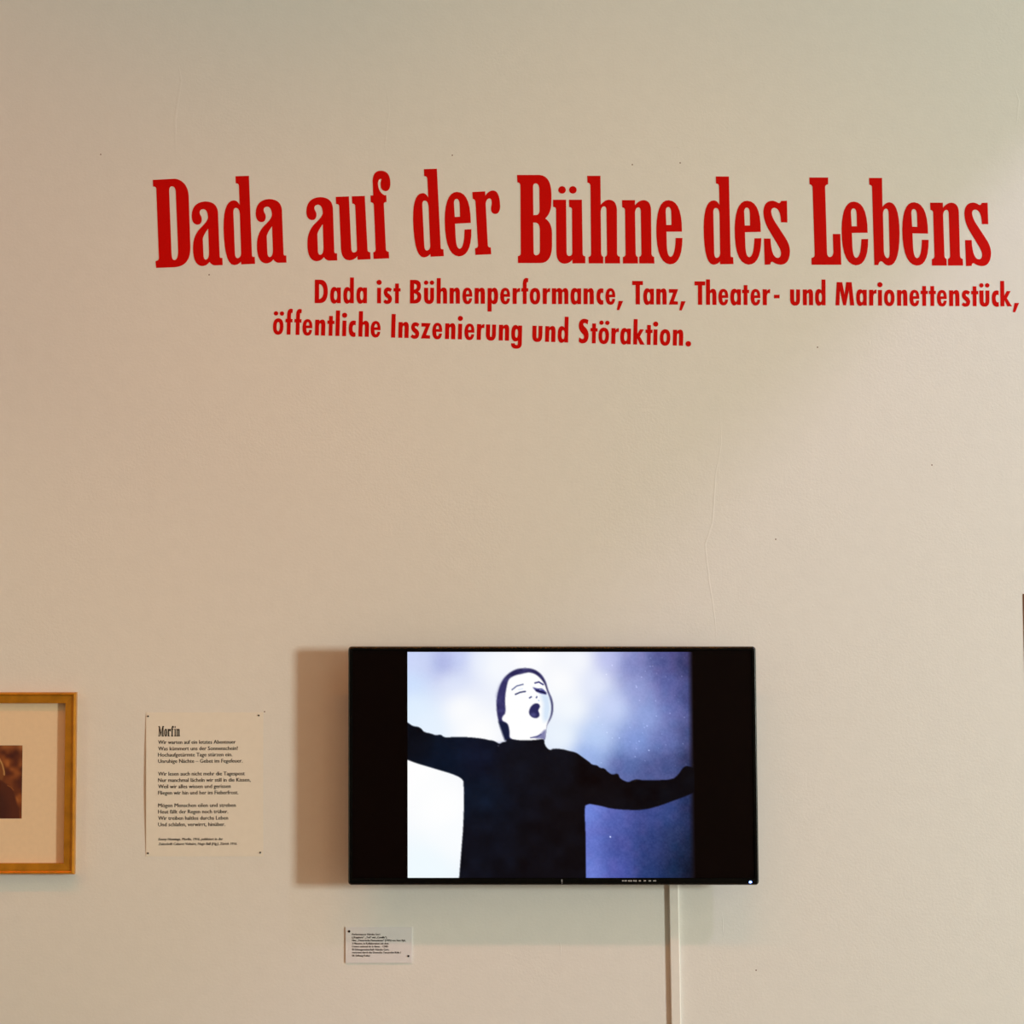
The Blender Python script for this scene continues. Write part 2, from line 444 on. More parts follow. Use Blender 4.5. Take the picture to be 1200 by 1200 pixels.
# ------------------------------------------------------------------ red subtitle (condensed grotesque); glyph source: (x0, baseline, scale)
S = {
 'D': (43, 330, 10.909, [["43,330 43,30 112,30 *208,32 208,180 *208,328 112,330", "98,280 98,85 *155,95 155,182 *155,265 98,280"]], ()),
 'a': (240, 330, 10.909, [["375,330 375,128 326,128 326,142 *312,122 290,122 *240,125 240,229 *240,335 290,337 *312,335 326,315 326,330", "309,172 *330,175 330,230 *330,288 309,288 *288,285 288,230 *288,175 309,172"]], ()),
 'd': (408, 330, 10.909, [["542,330 542,0 492,0 492,142 *478,122 456,122 *408,125 408,229 *408,335 456,337 *478,335 492,315 492,330", "475,172 *496,175 496,230 *496,288 475,288 *456,285 456,230 *456,175 475,172"]], ()),
 'i': (838, 330, 10.909, [["840,330 840,130 890,130 890,330"]], ((865, 62, 33),)),
 's': (920, 330, 10.909, [["1028,148 1008,185 *985,165 973,180 *968,195 990,208 *1030,235 1030,275 *1025,338 968,338 *940,338 920,312 942,280 *965,298 978,288 *985,272 960,255 *925,230 925,185 *930,125 980,125 *1010,128 1028,148"]], ()),
 't': (1050, 330, 10.909, [["1070,75 1118,75 1118,135 1140,135 1140,178 1118,178 1118,330 1070,330 1070,178 1050,178 1050,135 1070,135"]], ()),
 'B': (55, 307, 10, [["55,30 115,30 *182,32 182,100 *180,150 150,165 *188,180 188,232 *185,305 110,307 55,307", "103,75 *137,80 137,110 *135,140 103,143", "103,188 *140,192 142,225 *140,260 103,265"]], ()),
 'u': (220, 307, 10, [["220,122 268,122 268,235 *268,268 279,268 *292,268 292,235 292,122 337,122 337,235 *337,312 279,312 *220,312 220,235"]], ()),
 'ü': (220, 307, 10, [["220,122 268,122 268,235 *268,268 279,268 *292,268 292,235 292,122 337,122 337,235 *337,312 279,312 *220,312 220,235"]], ((244, 62, 26), (312, 62, 26))),
 'h': (368, 307, 10, [["368,8 415,8 415,140 *430,118 452,118 *490,122 490,180 490,307 443,307 443,190 *443,163 430,163 *415,165 415,195 415,307 368,307"]], ()),
 'n': (520, 307, 10, [["520,122 567,122 567,140 *585,118 607,118 *640,122 640,180 640,307 592,307 592,190 *592,163 580,163 *567,165 567,195 567,307 520,307"]], ()),
 'e': (670, 307, 10, [["785,225 716,225 *716,275 732,275 *748,270 750,243 783,243 *778,313 728,313 *670,310 670,215 *672,118 730,118 *788,122 785,225", "712,193 *715,153 732,153 *748,155 749,193"]], ()),
 'p': (965, 307, 10, [["965,122 1012,122 1012,140 *1025,118 1045,118 *1088,120 1088,215 *1088,312 1042,312 *1025,312 1012,297 1012,398 965,398", "1025,163 *1043,165 1043,215 *1043,268 1025,268 *1010,265 1010,215 *1010,165 1025,163"]], ()),
 'r': (352, 267, 8.571, [["352,108 393,108 393,128 *405,105 427,107 425,148 *393,135 393,185 393,267 352,267"]], ()),
 'f': (137, 267, 8.571, [["152,267 152,143 137,143 137,108 152,108 152,60 *155,5 190,5 207,10 205,50 *190,40 190,65 190,108 207,108 207,143 190,143 190,267"]], ()),
 'o': (222, 267, 8.571, [["275,105 *327,108 327,188 *327,270 275,272 *222,270 222,188 *222,108 275,105", "275,143 *291,145 291,188 *291,232 275,235 *258,232 258,188 *258,145 275,143"]], ()),
 'ö': (222, 267, 8.571, [["275,105 *327,108 327,188 *327,270 275,272 *222,270 222,188 *222,108 275,105", "275,143 *291,145 291,188 *291,232 275,235 *258,232 258,188 *258,145 275,143"]], ((249, 57, 22), (308, 57, 22))),
 'm': (445, 267, 8.571, [["445,108 487,108 487,125 *500,105 518,105 *540,107 548,128 *560,105 580,105 *610,108 610,160 610,267 570,267 570,165 *570,143 560,143 *548,143 548,165 548,267 508,267 508,165 *508,143 498,143 *487,143 487,165 487,267 445,267"]], ()),
 'c': (892, 267, 8.571, [["962,112 960,155 *930,140 930,188 *932,235 960,225 962,267 *950,272 940,272 *892,268 892,188 *892,107 940,107 *955,107 962,112"]], ()),
 ',': (1095, 267, 8.571, [["1115,232 1160,232 1120,325 1095,325"]], ()),
 'T': (60, 317, 10, [["60,42 185,42 185,90 150,90 150,317 100,317 100,90 60,90"]], ()),
 'z': (488, 319, 10, [["490,137 598,137 548,277 595,282 595,319 488,319 540,180 490,180"]], ()),
 '-': (522, 325, 10, [["522,203 587,203 587,245 522,245"]], ()),
 'M': (42, 328, 10, [["42,328 58,55 122,55 150,205 168,55 232,55 262,328 213,328 200,150 165,328 132,328 95,150 88,328"]], ()),
 'l': (0, 300, 10, [["0,0 48,0 48,300 0,300"]], ()),
 'I': (0, 277, 10, [["0,0 48,0 48,277 0,277"]], ()),
 'k': (927, 340, 10, [["927,42 973,42 973,215 1003,160 1048,160 1003,245 1062,340 1008,340 973,265 973,340 927,340"]], ()),
 'S': (197, 262, 7.0588, [["275,70 270,108 *250,92 237,98 *228,105 240,122 *280,150 280,200 *278,265 228,265 *208,262 200,250 203,215 *225,232 235,228 *250,215 235,190 *197,160 197,115 *200,62 243,60 *262,62 275,70"]], ()),
 'g': (640, 342, 10, [["766,160 720,160 720,175 *705,153 688,153 *640,160 640,255 *640,345 690,348 *708,348 720,335 720,370 *720,390 705,390 *685,390 685,370 640,370 *640,435 705,433 *765,430 766,375", "702,202 *719,205 719,253 *719,302 702,304 *685,302 685,253 *685,205 702,202"]], ()),
 '.': (1083, 283, 7.0588, [], ((1106, 266, 23),)),
}
def skel(key):
    x0, base, s, paths, circ = S[key]
    return [[[((x - x0) / s, (y - base) / s) for x, y in l] for l in loops] for loops in glyph(paths, circ)]

def interp(tab, x):
    return float(np.interp(x, [t[0] for t in tab], [t[1] for t in tab]))
B1 = [(368, 355.2), (475, 355.6), (595, 356.1), (735, 356.7), (855, 357.4), (975, 357.8), (1080, 358.5), (1195, 359.1)]
B2 = [(319, 391.6), (345, 392.4), (400, 393.9), (440, 395.0), (500, 396.8), (550, 398.0), (600, 399.4), (640, 400.6), (678, 401.9), (740, 403.6), (808, 405.4)]
SUB1 = [[('D', 368.9), ('a', 387.0), ('d', 402.4), ('a', 417.7)], [('i', 441.8), ('s', 449.3), ('t', 461.2)],
        [('B', 480.5), ('ü', 497.0), ('h', 511.8), ('n', 527), ('e', 542), ('n', 556.3), ('p', 571.5), ('e', 586.3), ('r', 600.8), ('f', 611), ('o', 620.9), ('r', 636.1), ('m', 646.9), ('a', 668.7), ('n', 684), ('c', 699.1), ('e', 709.6), (',', 722.8)],
        [('T', 741), ('a', 754), ('n', 769.3), ('z', 783.8), (',', 796)],
        [('T', 814), ('h', 827.5), ('e', 842), ('a', 856), ('t', 869.8), ('e', 879.7), ('r', 894), ('-', 907.2)],
        [('u', 926), ('n', 941), ('d', 955.3)],
        [('M', 979.2), ('a', 1003.5), ('r', 1018.7), ('i', 1029), ('o', 1036.2), ('n', 1051.5), ('e', 1066), ('t', 1079.2), ('t', 1088.7), ('e', 1098.2), ('n', 1112.5), ('s', 1127), ('t', 1138.3), ('ü', 1148), ('c', 1162.5), ('k', 1172.5), (',', 1186.8)]]
SUB2 = [[('ö', 319.7), ('f', 334.2), ('f', 344.7), ('e', 354.3), ('n', 369), ('t', 383.3), ('l', 393), ('i', 400.8), ('c', 408.5), ('h', 420), ('e', 434.2)],
        [('I', 458.3), ('n', 466.8), ('s', 481.2), ('z', 493.3), ('e', 506.5), ('n', 521.5), ('i', 536.5), ('e', 544.2), ('r', 558.7), ('u', 569.3), ('n', 584.5), ('g', 599)],
        [('u', 623.7), ('n', 638.8), ('d', 653.5)],
        [('S', 677.9), ('t', 691.8), ('ö', 701.3), ('r', 716.3), ('a', 726.8), ('k', 742.1), ('t', 756.2), ('i', 765.5), ('o', 773.2), ('n', 788.5), ('.', 803.4)]]
for name, label, words, tab, rot, lean in (
        ('subtitle_line', 'upper line of small red lettering under the headline, starting Dada ist Bühnenperformance', SUB1, B1, 0.0045, 0.00002),
        ('subtitle_line', 'lower slanting line of small red lettering, starting öffentliche Inszenierung', SUB2, B2, 0.0275, 0.00002)):
    root = empty(name, at(words[0][0][1], tab[0][1]))
    tag(root, label, 'lettering')
    for word in words:
        shp = []
        for key, x0 in word:
            yb = interp(tab, x0 + 6)
            c, s_ = math.cos(rot), math.sin(rot)
            k = (x0 - 440) * lean if name else 0
            sh = [[[(x0 + x * c - y * s_ + y * k, yb + x * s_ + y * c - 6 * s_) for x, y in l] for l in loops] for loops in skel(key)]
            shp.append(sh)
        w = empty('word', Vector(word_box_loc(shp)) - root.location, root)
        for s in shp: vinyl_letter('letter', s, w)

# ------------------------------------------------------------------ printed text on sheets
def text_tris(body, shear=0.0):
    """flat triangles of a text in its own units, baseline at 0"""
    cu = bpy.data.curves.new('text', 'FONT'); cu.body = body; cu.size = 1.0; cu.resolution_u = 2; cu.shear = shear
    ob = bpy.data.objects.new('text', cu); COL.objects.link(ob)
    me = ob.to_mesh()
    V = np.array([v.co[:] for v in me.vertices]); Fc = [tuple(p.vertices) for p in me.polygons]
    ob.to_mesh_clear()
    bpy.data.objects.remove(ob); bpy.data.curves.remove(cu)
    return V, Fc

def print_line(body, x0, x1, yb, cap, tilt, place, mat, parent, name='text_line', shear=0.0):
    V, Fc = text_tris(body, shear)
    w = V[:, 0].max() - V[:, 0].min(); sx = (x1 - x0) / w; sy = cap / 0.73
    pts = []
    for shift in (-0.16, 0.16):           # heavier strokes
        pts += [place(x0 + shift + (v[0] - V[:, 0].min()) * sx, yb - v[1] * sy + (v[0] - V[:, 0].min()) * sx * tilt) + (0, shift * 0.0001, 0) for v in V]
    Fc = Fc + [tuple(i + len(V) for i in f) for f in Fc]
    return mesh_obj(name, pts, Fc, mat, parent)

# poem sheet, held by four pins and bowing off the wall between them
PX0, PX1, PY0, PY1 = 171.2, 308.6, 834.8, 1003.6
def sheet_off(px, py):
    u = (px - PX0) / (PX1 - PX0); v = min(max((py - PY0) / (PY1 - PY0), 0), 1)
    return 0.0008 + 0.0030 * math.sin(math.pi * v) * (1 - u) ** 3 + 0.0010 * math.sin(math.pi * v) * u ** 2
def sheet3(px, py, lift=0.0): return at(px, py, -(sheet_off(px, py) + lift))

sheet = empty('poem_sheet', at((PX0 + PX1) / 2, PY1))
tag(sheet, 'cream poem sheet headed Morfin pinned to the wall left of the screen', 'paper sheet')
nu, nv = 14, 18
V = []; Fc = []
for k in (0, 1):
    for j in range(nv + 1):
        for i in range(nu + 1):
            px = PX0 + (PX1 - PX0) * i / nu; py = PY0 + (PY1 - PY0) * j / nv
            V.append(sheet3(px, py, -0.0003 * k))
n1 = (nu + 1) * (nv + 1)
for j in range(nv):
    for i in range(nu):
        a = j * (nu + 1) + i
        Fc.append((a, a + nu + 1, a + nu + 2, a + 1)); Fc.append((n1 + a, n1 + a + 1, n1 + a + nu + 2, n1 + a + nu + 1))
edge = [i for i in range(nu + 1)] + [j * (nu + 1) + nu for j in range(1, nv + 1)] + [nv * (nu + 1) + i for i in range(nu - 1, -1, -1)] + [j * (nu + 1) for j in range(nv - 1, 0, -1)]
for a, b in zip(edge, edge[1:] + edge[:1]): Fc.append((a, b, n1 + b, n1 + a))
mesh_obj('paper', V, Fc, M_PAPER, sheet)

M_glyphs = {  # small slab capitals for the sheet's title, 0..100 high
 'M': [["0,0 26,0 48,62 70,0 98,0 98,9 90,12 90,90 98,92 98,100 60,100 60,92 67,89 67,30 50,96 40,96 24,44 24,89 28,92 25,100 0,100 0,92 8,89 8,12 0,9"]],
 'o': [["28,26 *56,28 56,63 *56,100 28,102 *0,100 0,63 *0,28 28,26", "28,38 *34,40 34,64 *34,88 28,90 *22,88 22,64 *22,40 28,38"]],
 'r': [["0,28 27,28 27,36 *34,26 44,27 *58,30 57,44 *56,54 48,54 *40,52 40,44 *28,44 28,56 28,90 36,92 36,100 0,100 0,92 6,90 6,38 0,36"]],
 'f': [["0,28 8,28 8,18 *10,-2 34,-2 *48,0 48,12 *46,20 38,18 *30,10 30,20 30,28 40,28 40,37 30,37 30,90 38,92 38,100 0,100 0,92 8,90 8,37 0,37"]],
 'i': [["0,28 26,28 26,90 33,92 33,100 0,100 0,92 6,90 6,38 0,36"]],
 'n': [["0,28 26,28 26,36 *34,26 44,26 *58,28 58,42 58,90 64,92 64,100 32,100 32,92 36,90 36,46 *36,38 31,38 *26,40 26,50 26,90 30,92 30,100 0,100 0,92 6,90 6,38 0,36"]],
}
mb = MB(); cx = 0.0
for ch in 'Morfin':
    sh = glyph(M_glyphs[ch], ((15, 10, 10),) if ch == 'i' else ())
    wd = max(p[0] for l in sh[0] for p in l)
    if ch == 'i': cx += 3
    solid_shapes(mb, [[[(185.6 + (cx + x) * 0.0668, 850.9 + y * 0.121 - (cx + x) * 0.0003) for x, y in l] for l in loops] for loops in sh],
                 lambda x, y, k: sheet3(x, y, 0.00025), 0)
    cx += wd + 4
TITLE_W = cx
mb.build('title', M_INK, parent=sheet)

POEM = [("Wir warten auf ein letztes Abenteuer", 276.2, 871.9), ("Was kümmert uns der Sonnenschein!", 278.5, 879.4), ("Hochaufgetürmte Tage stürzen ein.", 272.2, 886.7),
        ("Unruhige Nächte – Gebet im Fegefeuer.", 284.2, 894.1), ("Wir lesen auch nicht mehr die Tagespost", 286.8, 909.0), ("Nur manchmal lächeln wir still in die Kissen,", 293.6, 916.4),
        ("Weil wir alles wissen und gerissen", 270.2, 923.8), ("Fliegen wir hin und her im Fieberfrost.", 279.3, 931.2), ("Mögen Menschen eilen und streben", 276.2, 946.0),
        ("Heut fällt der Regen noch trüber.", 267.3, 953.4), ("Wir treiben haltlos durchs Leben", 267.2, 960.9), ("Und schlafen, verwirrt, hinüber.", 263.8, 968.4)]
pl = lambda x, y: sheet3(x, y, 0.00025)
for body, x1, yb in POEM:
    print_line(body, 185.4, x1, yb, 4.7, -0.005, pl, M_INK, sheet)
print_line("Emmy Hennings, Morfin, 1916, publiziert in der", 185.6, 261.3, 984.8, 3.0, -0.004, pl, M_INK, sheet, shear=0.2)
print_line("Zeitschrift Cabaret Voltaire, Hugo Ball (Hg.), Zürich 1916.", 185.6, 277.8, 990.4, 3.0, -0.004, pl, M_INK, sheet, shear=0.2)

# caption card under the screen (stiff board)
CX0, CX1, CY0, CY1 = 405.0, 482.8, 1086.4, 1128.4
CT = 0.0028
card = empty('caption_card', at((CX0 + CX1) / 2, CY1))
tag(card, 'small pale grey caption card pinned to the wall below the screen', 'card')
a = at(CX0, CY1, -CT); b = at(CX1, CY0, -CT)
mb = MB(); mb.box(a[0], b[0], -CT, 0, a[2], b[2]); mb.build('board', M_CARD, parent=card)
CARD = [("Performances Valeska Gert", 445.6, 1096.0), ("(„Kupplerin“, „Tod“ und „Canaille“),", 453.6, 1099.5), ("Film: „Tänzerische Pantomimen“ (1925) von Suse Byk,", 475.4, 1103.1),
        ("3 Minuten, in Kollaboration mit dem", 455.3, 1106.7), ("Centre national de la danse – CND", 454.8, 1110.2), ("© Erbengemeinschaft Valeska Gert,", 455.9, 1113.8),
        ("vertreten durch das Deutsche Tanzarchiv Köln /", 469.8, 1117.3), ("SK Stiftung Kultur", 433.9, 1120.9)]
for body, x1, yb in CARD:
    print_line(body, 412.6, x1, yb, 2.3, 0, lambda x, y: at(x, y, -CT - 0.0002), M_INKCARD, card)

def pin(px, py, off, r, label, group):
    c = at(px, py, -off); n = 14; V = []; Fc = []
    rings = [(1.0, 0.0), (1.0, 0.0008), (0.8, 0.0016), (0.45, 0.0021)]
    for k, h in rings:
        for i in range(n):
            t = 2 * math.pi * i / n
            V.append(c + np.array((r * k * math.cos(t), -h, r * k * math.sin(t))))
    V.append(c + np.array((0, -0.0022, 0)))
    for j in range(len(rings) - 1):
        for i in range(n):
            Fc.append((j * n + i, j * n + (i + 1) % n, (j + 1) * n + (i + 1) % n, (j + 1) * n + i))
    L = (len(rings) - 1) * n
    for i in range(n): Fc.append((L + i, L + (i + 1) % n, len(V) - 1))
    Fc.append(tuple(range(n)))
    o = mesh_obj('pin', V, Fc, M_HOUSING, None, c, smooth=True)
    return tag(o, label, 'pin', group)
g = 'pins holding the poem sheet'
pin(173.6, 839.3, sheet_off(173.6, 839.3), 0.0020, 'black pin in the top left corner of the poem sheet', g)
pin(303.2, 838.4, sheet_off(303.2, 838.4), 0.0020, 'black pin in the top right corner of the poem sheet', g)
pin(173.4, 999.9, sheet_off(173.4, 999.9), 0.0020, 'black pin in the bottom left corner of the poem sheet', g)
pin(305.0, 999.0, sheet_off(305.0, 999.0), 0.0020, 'black pin in the bottom right corner of the poem sheet', g)
g = 'pins holding the caption card'
pin(409.2, 1091.4, CT, 0.0027, 'black pin at the top left of the small caption card', g)
pin(478.6, 1120.4, CT, 0.0024, 'black pin at the bottom right of the small caption card', g)

# ------------------------------------------------------------------ television
TD = 0.085                      # front of the panel to the wall
tl, tr_ = at(408.2, 757.2, -TD), at(886.0, 757.6, -TD)
bl, br = at(407.9, 1038.0, -TD), at(889.6, 1036.6, -TD)
X0 = (tl[0] + bl[0]) / 2; X1 = (tr_[0] + br[0]) / 2; Z1 = (tl[2] + tr_[2]) / 2; Z0 = (bl[2] + br[2]) / 2
tv = empty('television', ((X0 + X1) / 2, 0, Z0))
tag(tv, 'black flat television screen on the wall showing a black and white film', 'television')
bz = 0.010; bb = 0.0165
def rrect(x0, x1, z0, z1, r, n=5):
    out = []
    for cx_, cz_, a0 in ((x1 - r, z1 - r, 0), (x0 + r, z1 - r, 90), (x0 + r, z0 + r, 180), (x1 - r, z0 + r, 270)):
        for i in range(n + 1):
            t = math.radians(a0 + 90 * i / n); out.append((cx_ + r * math.cos(t), cz_ + r * math.sin(t)))
    return out
def loft(name, rings, mat, parent, cap_last=False, cap_first=False, smooth=False):
    V = []; Fc = []; n = len(rings[0][1])
    for y, ring in rings:
        V += [(x, y, z) for x, z in ring]
    for j in range(len(rings) - 1):
        for i in range(n):
            Fc.append((j * n + i, j * n + (i + 1) % n, (j + 1) * n + (i + 1) % n, (j + 1) * n + i))
    if cap_first: Fc.append(tuple(range(n)))
    if cap_last: Fc.append(tuple(range((len(rings) - 1) * n, len(rings) * n)))
    return mesh_obj(name, V, Fc, mat, parent, smooth=smooth)
ix0, ix1, iz0, iz1 = X0 + bz, X1 - bz, Z0 + bb, Z1 - bz
loft('edge_trim', [(-TD + 0.014, rrect(X0 + 0.003, X1 - 0.003, Z0 + 0.003, Z1 - 0.003, 0.008)),
                   (-TD + 0.012, rrect(X0 + 0.0005, X1 - 0.0005, Z0 + 0.0005, Z1 - 0.0005, 0.008)),
                   (-TD + 0.0045, rrect(X0, X1, Z0, Z1, 0.008)),
                   (-TD + 0.0028, rrect(X0 + 0.0004, X1 - 0.0004, Z0 + 0.0004, Z1 - 0.0004, 0.008)),
                   (-TD + 0.0010, rrect(X0 + 0.0015, X1 - 0.0015, Z0 + 0.0015, Z1 - 0.0015, 0.007)),
                   (-TD + 0.0002, rrect(X0 + 0.0032, X1 - 0.0032, Z0 + 0.0032, Z1 - 0.0032, 0.006))], M_TRIM, tv, smooth=True)
loft('bezel', [(-TD + 0.0002, rrect(X0 + 0.0032, X1 - 0.0032, Z0 + 0.0032, Z1 - 0.0032, 0.006)),
               (-TD, rrect(X0 + 0.0036, X1 - 0.0036, Z0 + 0.0036, Z1 - 0.0036, 0.006)),
               (-TD, rrect(ix0 - 0.001, ix1 + 0.001, iz0 - 0.001, iz1 + 0.001, 0.001)),
               (-TD + 0.003, rrect(ix0, ix1, iz0, iz1, 0.001))], M_BLACK, tv)
loft('back_housing', [(-TD + 0.014, rrect(X0 + 0.003, X1 - 0.003, Z0 + 0.003, Z1 - 0.003, 0.008)),
                      (-TD + 0.016, rrect(X0 + 0.10, X1 - 0.10, Z0 + 0.06, Z1 - 0.08, 0.01)), (-TD + 0.03, rrect(X0 + 0.12, X1 - 0.12, Z0 + 0.07, Z1 - 0.1, 0.01)),
                      (-0.022, rrect(X0 + 0.15, X1 - 0.15, Z0 + 0.08, Z1 - 0.12, 0.01))], M_HOUSING, tv, cap_last=True, cap_first=True)
xm = (X0 + X1) / 2; zm = (Z0 + Z1) / 2
mb = MB(); mb.box(xm - 0.22, xm + 0.22, -0.022, 0, zm - 0.05, zm + 0.05); mb.box(xm - 0.2, xm - 0.17, -0.03, -0.005, zm - 0.12, zm + 0.12)
mb.box(xm + 0.17, xm + 0.2, -0.03, -0.005, zm - 0.12, zm + 0.12)
mb.build('wall_bracket', M_METAL, parent=tv, bevel=0.002)
mb = MB(); mb.box(ix0, ix1, -TD + 0.003, -TD + 0.012, iz0, iz1)
screen = mb.build('screen', M_GLASS, parent=tv)

# the film picture: colours computed on a fine grid
def inside(poly, X, Y):
    c = np.zeros(X.shape, bool); n = len(poly)
    for i in range(n):
        x0, y0 = poly[i]; x1, y1 = poly[(i + 1) % n]
        if y0 == y1: continue
        m = ((y0 > Y) != (y1 > Y)) & (X < (x1 - x0) * (Y - y0) / (y1 - y0) + x0)
        c ^= m
    return c
def chaikin(poly, k):
    for _ in range(k):
        out = []
        for a, b in zip(poly, poly[1:] + poly[:1]):
            out += [(a[0] * .75 + b[0] * .25, a[1] * .75 + b[1] * .25), (a[0] * .25 + b[0] * .75, a[1] * .25 + b[1] * .75)]
        poly = out
    return poly
def cover(poly, X, Y, soft=0.45):
    acc = np.zeros(X.shape)
    k = 0
    for dx in (-1, -0.33, 0.33, 1):
        for dy in (-1, -0.33, 0.33, 1):
            acc += inside(poly, X + dx * soft, Y + dy * soft); k += 1
    return acc / k
def stroke(pts, w, X, Y):
    d = np.full(X.shape, 1e9)
    for (x0, y0), (x1, y1) in zip(pts[:-1], pts[1:]):
        vx, vy = x1 - x0, y1 - y0; L = vx * vx + vy * vy
        t = np.clip(((X - x0) * vx + (Y - y0) * vy) / L, 0, 1)
        d = np.minimum(d, np.hypot(X - x0 - t * vx, Y - y0 - t * vy))
    return np.clip((w - d) / 0.9 + 0.5, 0, 1)
def shepard(ctrl, X, Y, p=3.0, sy=1.0):
    num = np.zeros(X.shape + (3,)); den = np.zeros(X.shape)
    for x, y, c in ctrl:
        w = 1.0 / ((X - x) ** 2 + (sy * (Y - y)) ** 2 + 280.0) ** (p / 2)
        num += w[..., None] * np.array(c, float); den += w
    return num / den[..., None]
def vnoise(X, Y, s, seed):
    r = np.random.RandomState(seed); g = r.rand(256, 256)
    x = X / s + 37.3; y = Y / s + 11.7
    xi = np.floor(x).astype(int); yi = np.floor(y).astype(int); fx = x - xi; fy = y - yi
    fx = fx * fx * (3 - 2 * fx); fy = fy * fy * (3 - 2 * fy)
    a = g[yi % 256, xi % 256]; b = g[yi % 256, (xi + 1) % 256]; c = g[(yi + 1) % 256, xi % 256]; d = g[(yi + 1) % 256, (xi + 1) % 256]
    return (a * (1 - fx) + b * fx) * (1 - fy) + (c * (1 - fx) + d * fx) * fy - 0.5

def film(X, Y):
    up = [(480, 770, (205, 215, 250)), (480, 800, (205, 225, 255)), (485, 830, (225, 240, 255)), (495, 775, (205, 214, 246)), (520, 778, (160, 168, 220)), (540, 772, (195, 205, 245)),
          (530, 800, (225, 232, 252)), (560, 775, (240, 245, 255)), (500, 850, (230, 242, 255)), (540, 830, (255, 255, 255)), (580, 780, (250, 252, 255)), (620, 770, (255, 255, 255)), (680, 775, (250, 252, 255)),
          (560, 860, (255, 255, 255)), (660, 800, (255, 255, 255)), (670, 830, (248, 252, 255)), (660, 865, (240, 248, 255)), (700, 800, (232, 238, 254)), (715, 775, (190, 195, 240)), (720, 830, (205, 218, 252)),
          (700, 865, (190, 212, 250)), (690, 885, (150, 175, 230)), (740, 780, (125, 130, 190)), (750, 810, (150, 160, 215)), (760, 840, (150, 168, 225)), (745, 870, (130, 155, 220)), (730, 900, (85, 100, 160)), (760, 905, (75, 85, 140)),
          (780, 775, (80, 82, 140)), (785, 800, (95, 100, 165)), (790, 830, (110, 120, 185)), (785, 870, (110, 125, 190)), (785, 895, (70, 80, 135)), (805, 780, (50, 50, 92)), (807, 820, (58, 60, 110)), (807, 860, (65, 72, 120)), (808, 890, (40, 42, 75))]
    lo = [(480, 900, (255, 255, 255)), (520, 950, (255, 255, 255)), (500, 1020, (240, 250, 255)), (535, 980, (250, 253, 255)),
          (690, 950, (115, 135, 220)), (690, 985, (105, 120, 205)), (692, 1020, (112, 130, 215)), (720, 960, (88, 98, 175)), (725, 990, (72, 82, 155)), (725, 1020, (80, 88, 170)), (760, 955, (62, 74, 140)), (760, 990, (50, 62, 120)),
          (760, 1020, (42, 58, 112)), (785, 950, (62, 78, 140)), (790, 985, (38, 56, 100)), (790, 1020, (22, 42, 78)), (806, 950, (30, 38, 72)), (806, 990, (18, 28, 52)), (808, 1020, (12, 14, 28))]
    U = shepard(up, X, Y, 3.6); Lw = shepard(lo, X, Y, 3.6)
    k = np.clip((Y - 915) / 12, 0, 1)[..., None]
    k = np.where(X[..., None] < 600, np.clip((Y[..., None] - 868) / 6, 0, 1), k)
    C = U * (1 - k) + Lw * k
    dark = np.clip((245 - C.mean(-1)) / 120, 0, 1)
    g = vnoise(X, Y, 1.7, 1) * 11 + vnoise(X, Y, 5, 2) * 7
    C = C + (g * dark)[..., None] * np.array((1, 1, 1.1))
    C += (vnoise(X, Y, 9, 5) * dark * 7)[..., None] * np.array((1.4, 0.2, 0.2))
    rs = np.random.RandomState(4)
    for _ in range(46):
        x, y = rs.uniform(700, 806), rs.uniform(770, 900)
        C += (np.clip(1.1 - np.hypot(X - x, Y - y), 0, 1) * rs.uniform(15, 60))[..., None]
    C += (np.clip(1.3 - np.hypot(X - 714.5, Y - 981), 0, 1) * 150)[..., None]
    fade = np.clip((812.5 - X) / 6.0, 0, 1) ** 0.7
    C = C * fade[..., None] + np.array((16, 8, 12)) * (1 - fade[..., None])
    def put(cov, col):
        nonlocal C
        C = C * (1 - cov[..., None]) + np.array(col, float) * cov[..., None]
    hair = [(593.5, 871), (590, 858), (585, 848), (582.3, 835), (582, 820), (586, 803), (593, 792), (602, 785.5), (611, 783), (625, 783.5), (634, 789), (640, 798), (643, 810), (648, 820), (649, 832), (646.5, 842), (641, 850), (640, 858), (638, 872)]
    put(cover(chaikin(hair, 2), X, Y, 0.8), (42, 38, 84))
    put(np.clip(vnoise(X, Y, 4, 31) + 0.1, 0, 1) * cover(chaikin(hair, 2), X, Y, 0.8) * 0.7, (88, 84, 140))
    cov = cover([(582, 815), (586, 803), (594, 792), (593, 835), (588, 850)], X, Y, 2.0) * 0.4; put(cov, (70, 68, 125))
    put(cover([(584, 845), (596, 848), (598, 866), (592, 869), (588, 858)], X, Y, 1.2), (22, 28, 60))
    face = [(596, 797), (600, 793.5), (606, 791), (612, 790), (616, 788.8), (621, 788), (628, 790), (634, 795), (639, 802), (641.5, 810), (644, 817), (646.5, 826), (646, 837), (643, 845), (641, 850.5), (640.5, 855), (639, 862), (638, 868), (612, 869.5), (597, 866.5), (597.5, 858), (596, 850), (593.5, 847), (589, 845.5), (588.3, 842), (590, 839), (593, 836), (592, 820), (593.5, 808)]
    put(cover(chaikin(face, 2), X, Y, 0.7), (255, 255, 255))
    put(cover([(633, 812), (644, 815), (646, 830), (644, 842), (638, 848), (636, 838), (637, 826)], X, Y, 2.2) * 0.8, (205, 225, 248))
    put(cover([(624, 864.5), (632, 862), (638, 856), (640, 855), (638.5, 866.5), (630, 866)], X, Y, 0.9) * 0.8, (95, 95, 150))
    put(stroke([(622, 865), (629, 864), (634, 861)], 0.7, X, Y) * 0.8, (60, 62, 120))
    put(stroke([(600.5, 808.5), (606, 804.2), (613.5, 802.2)], 0.7, X, Y) * 0.85, (50, 60, 120))
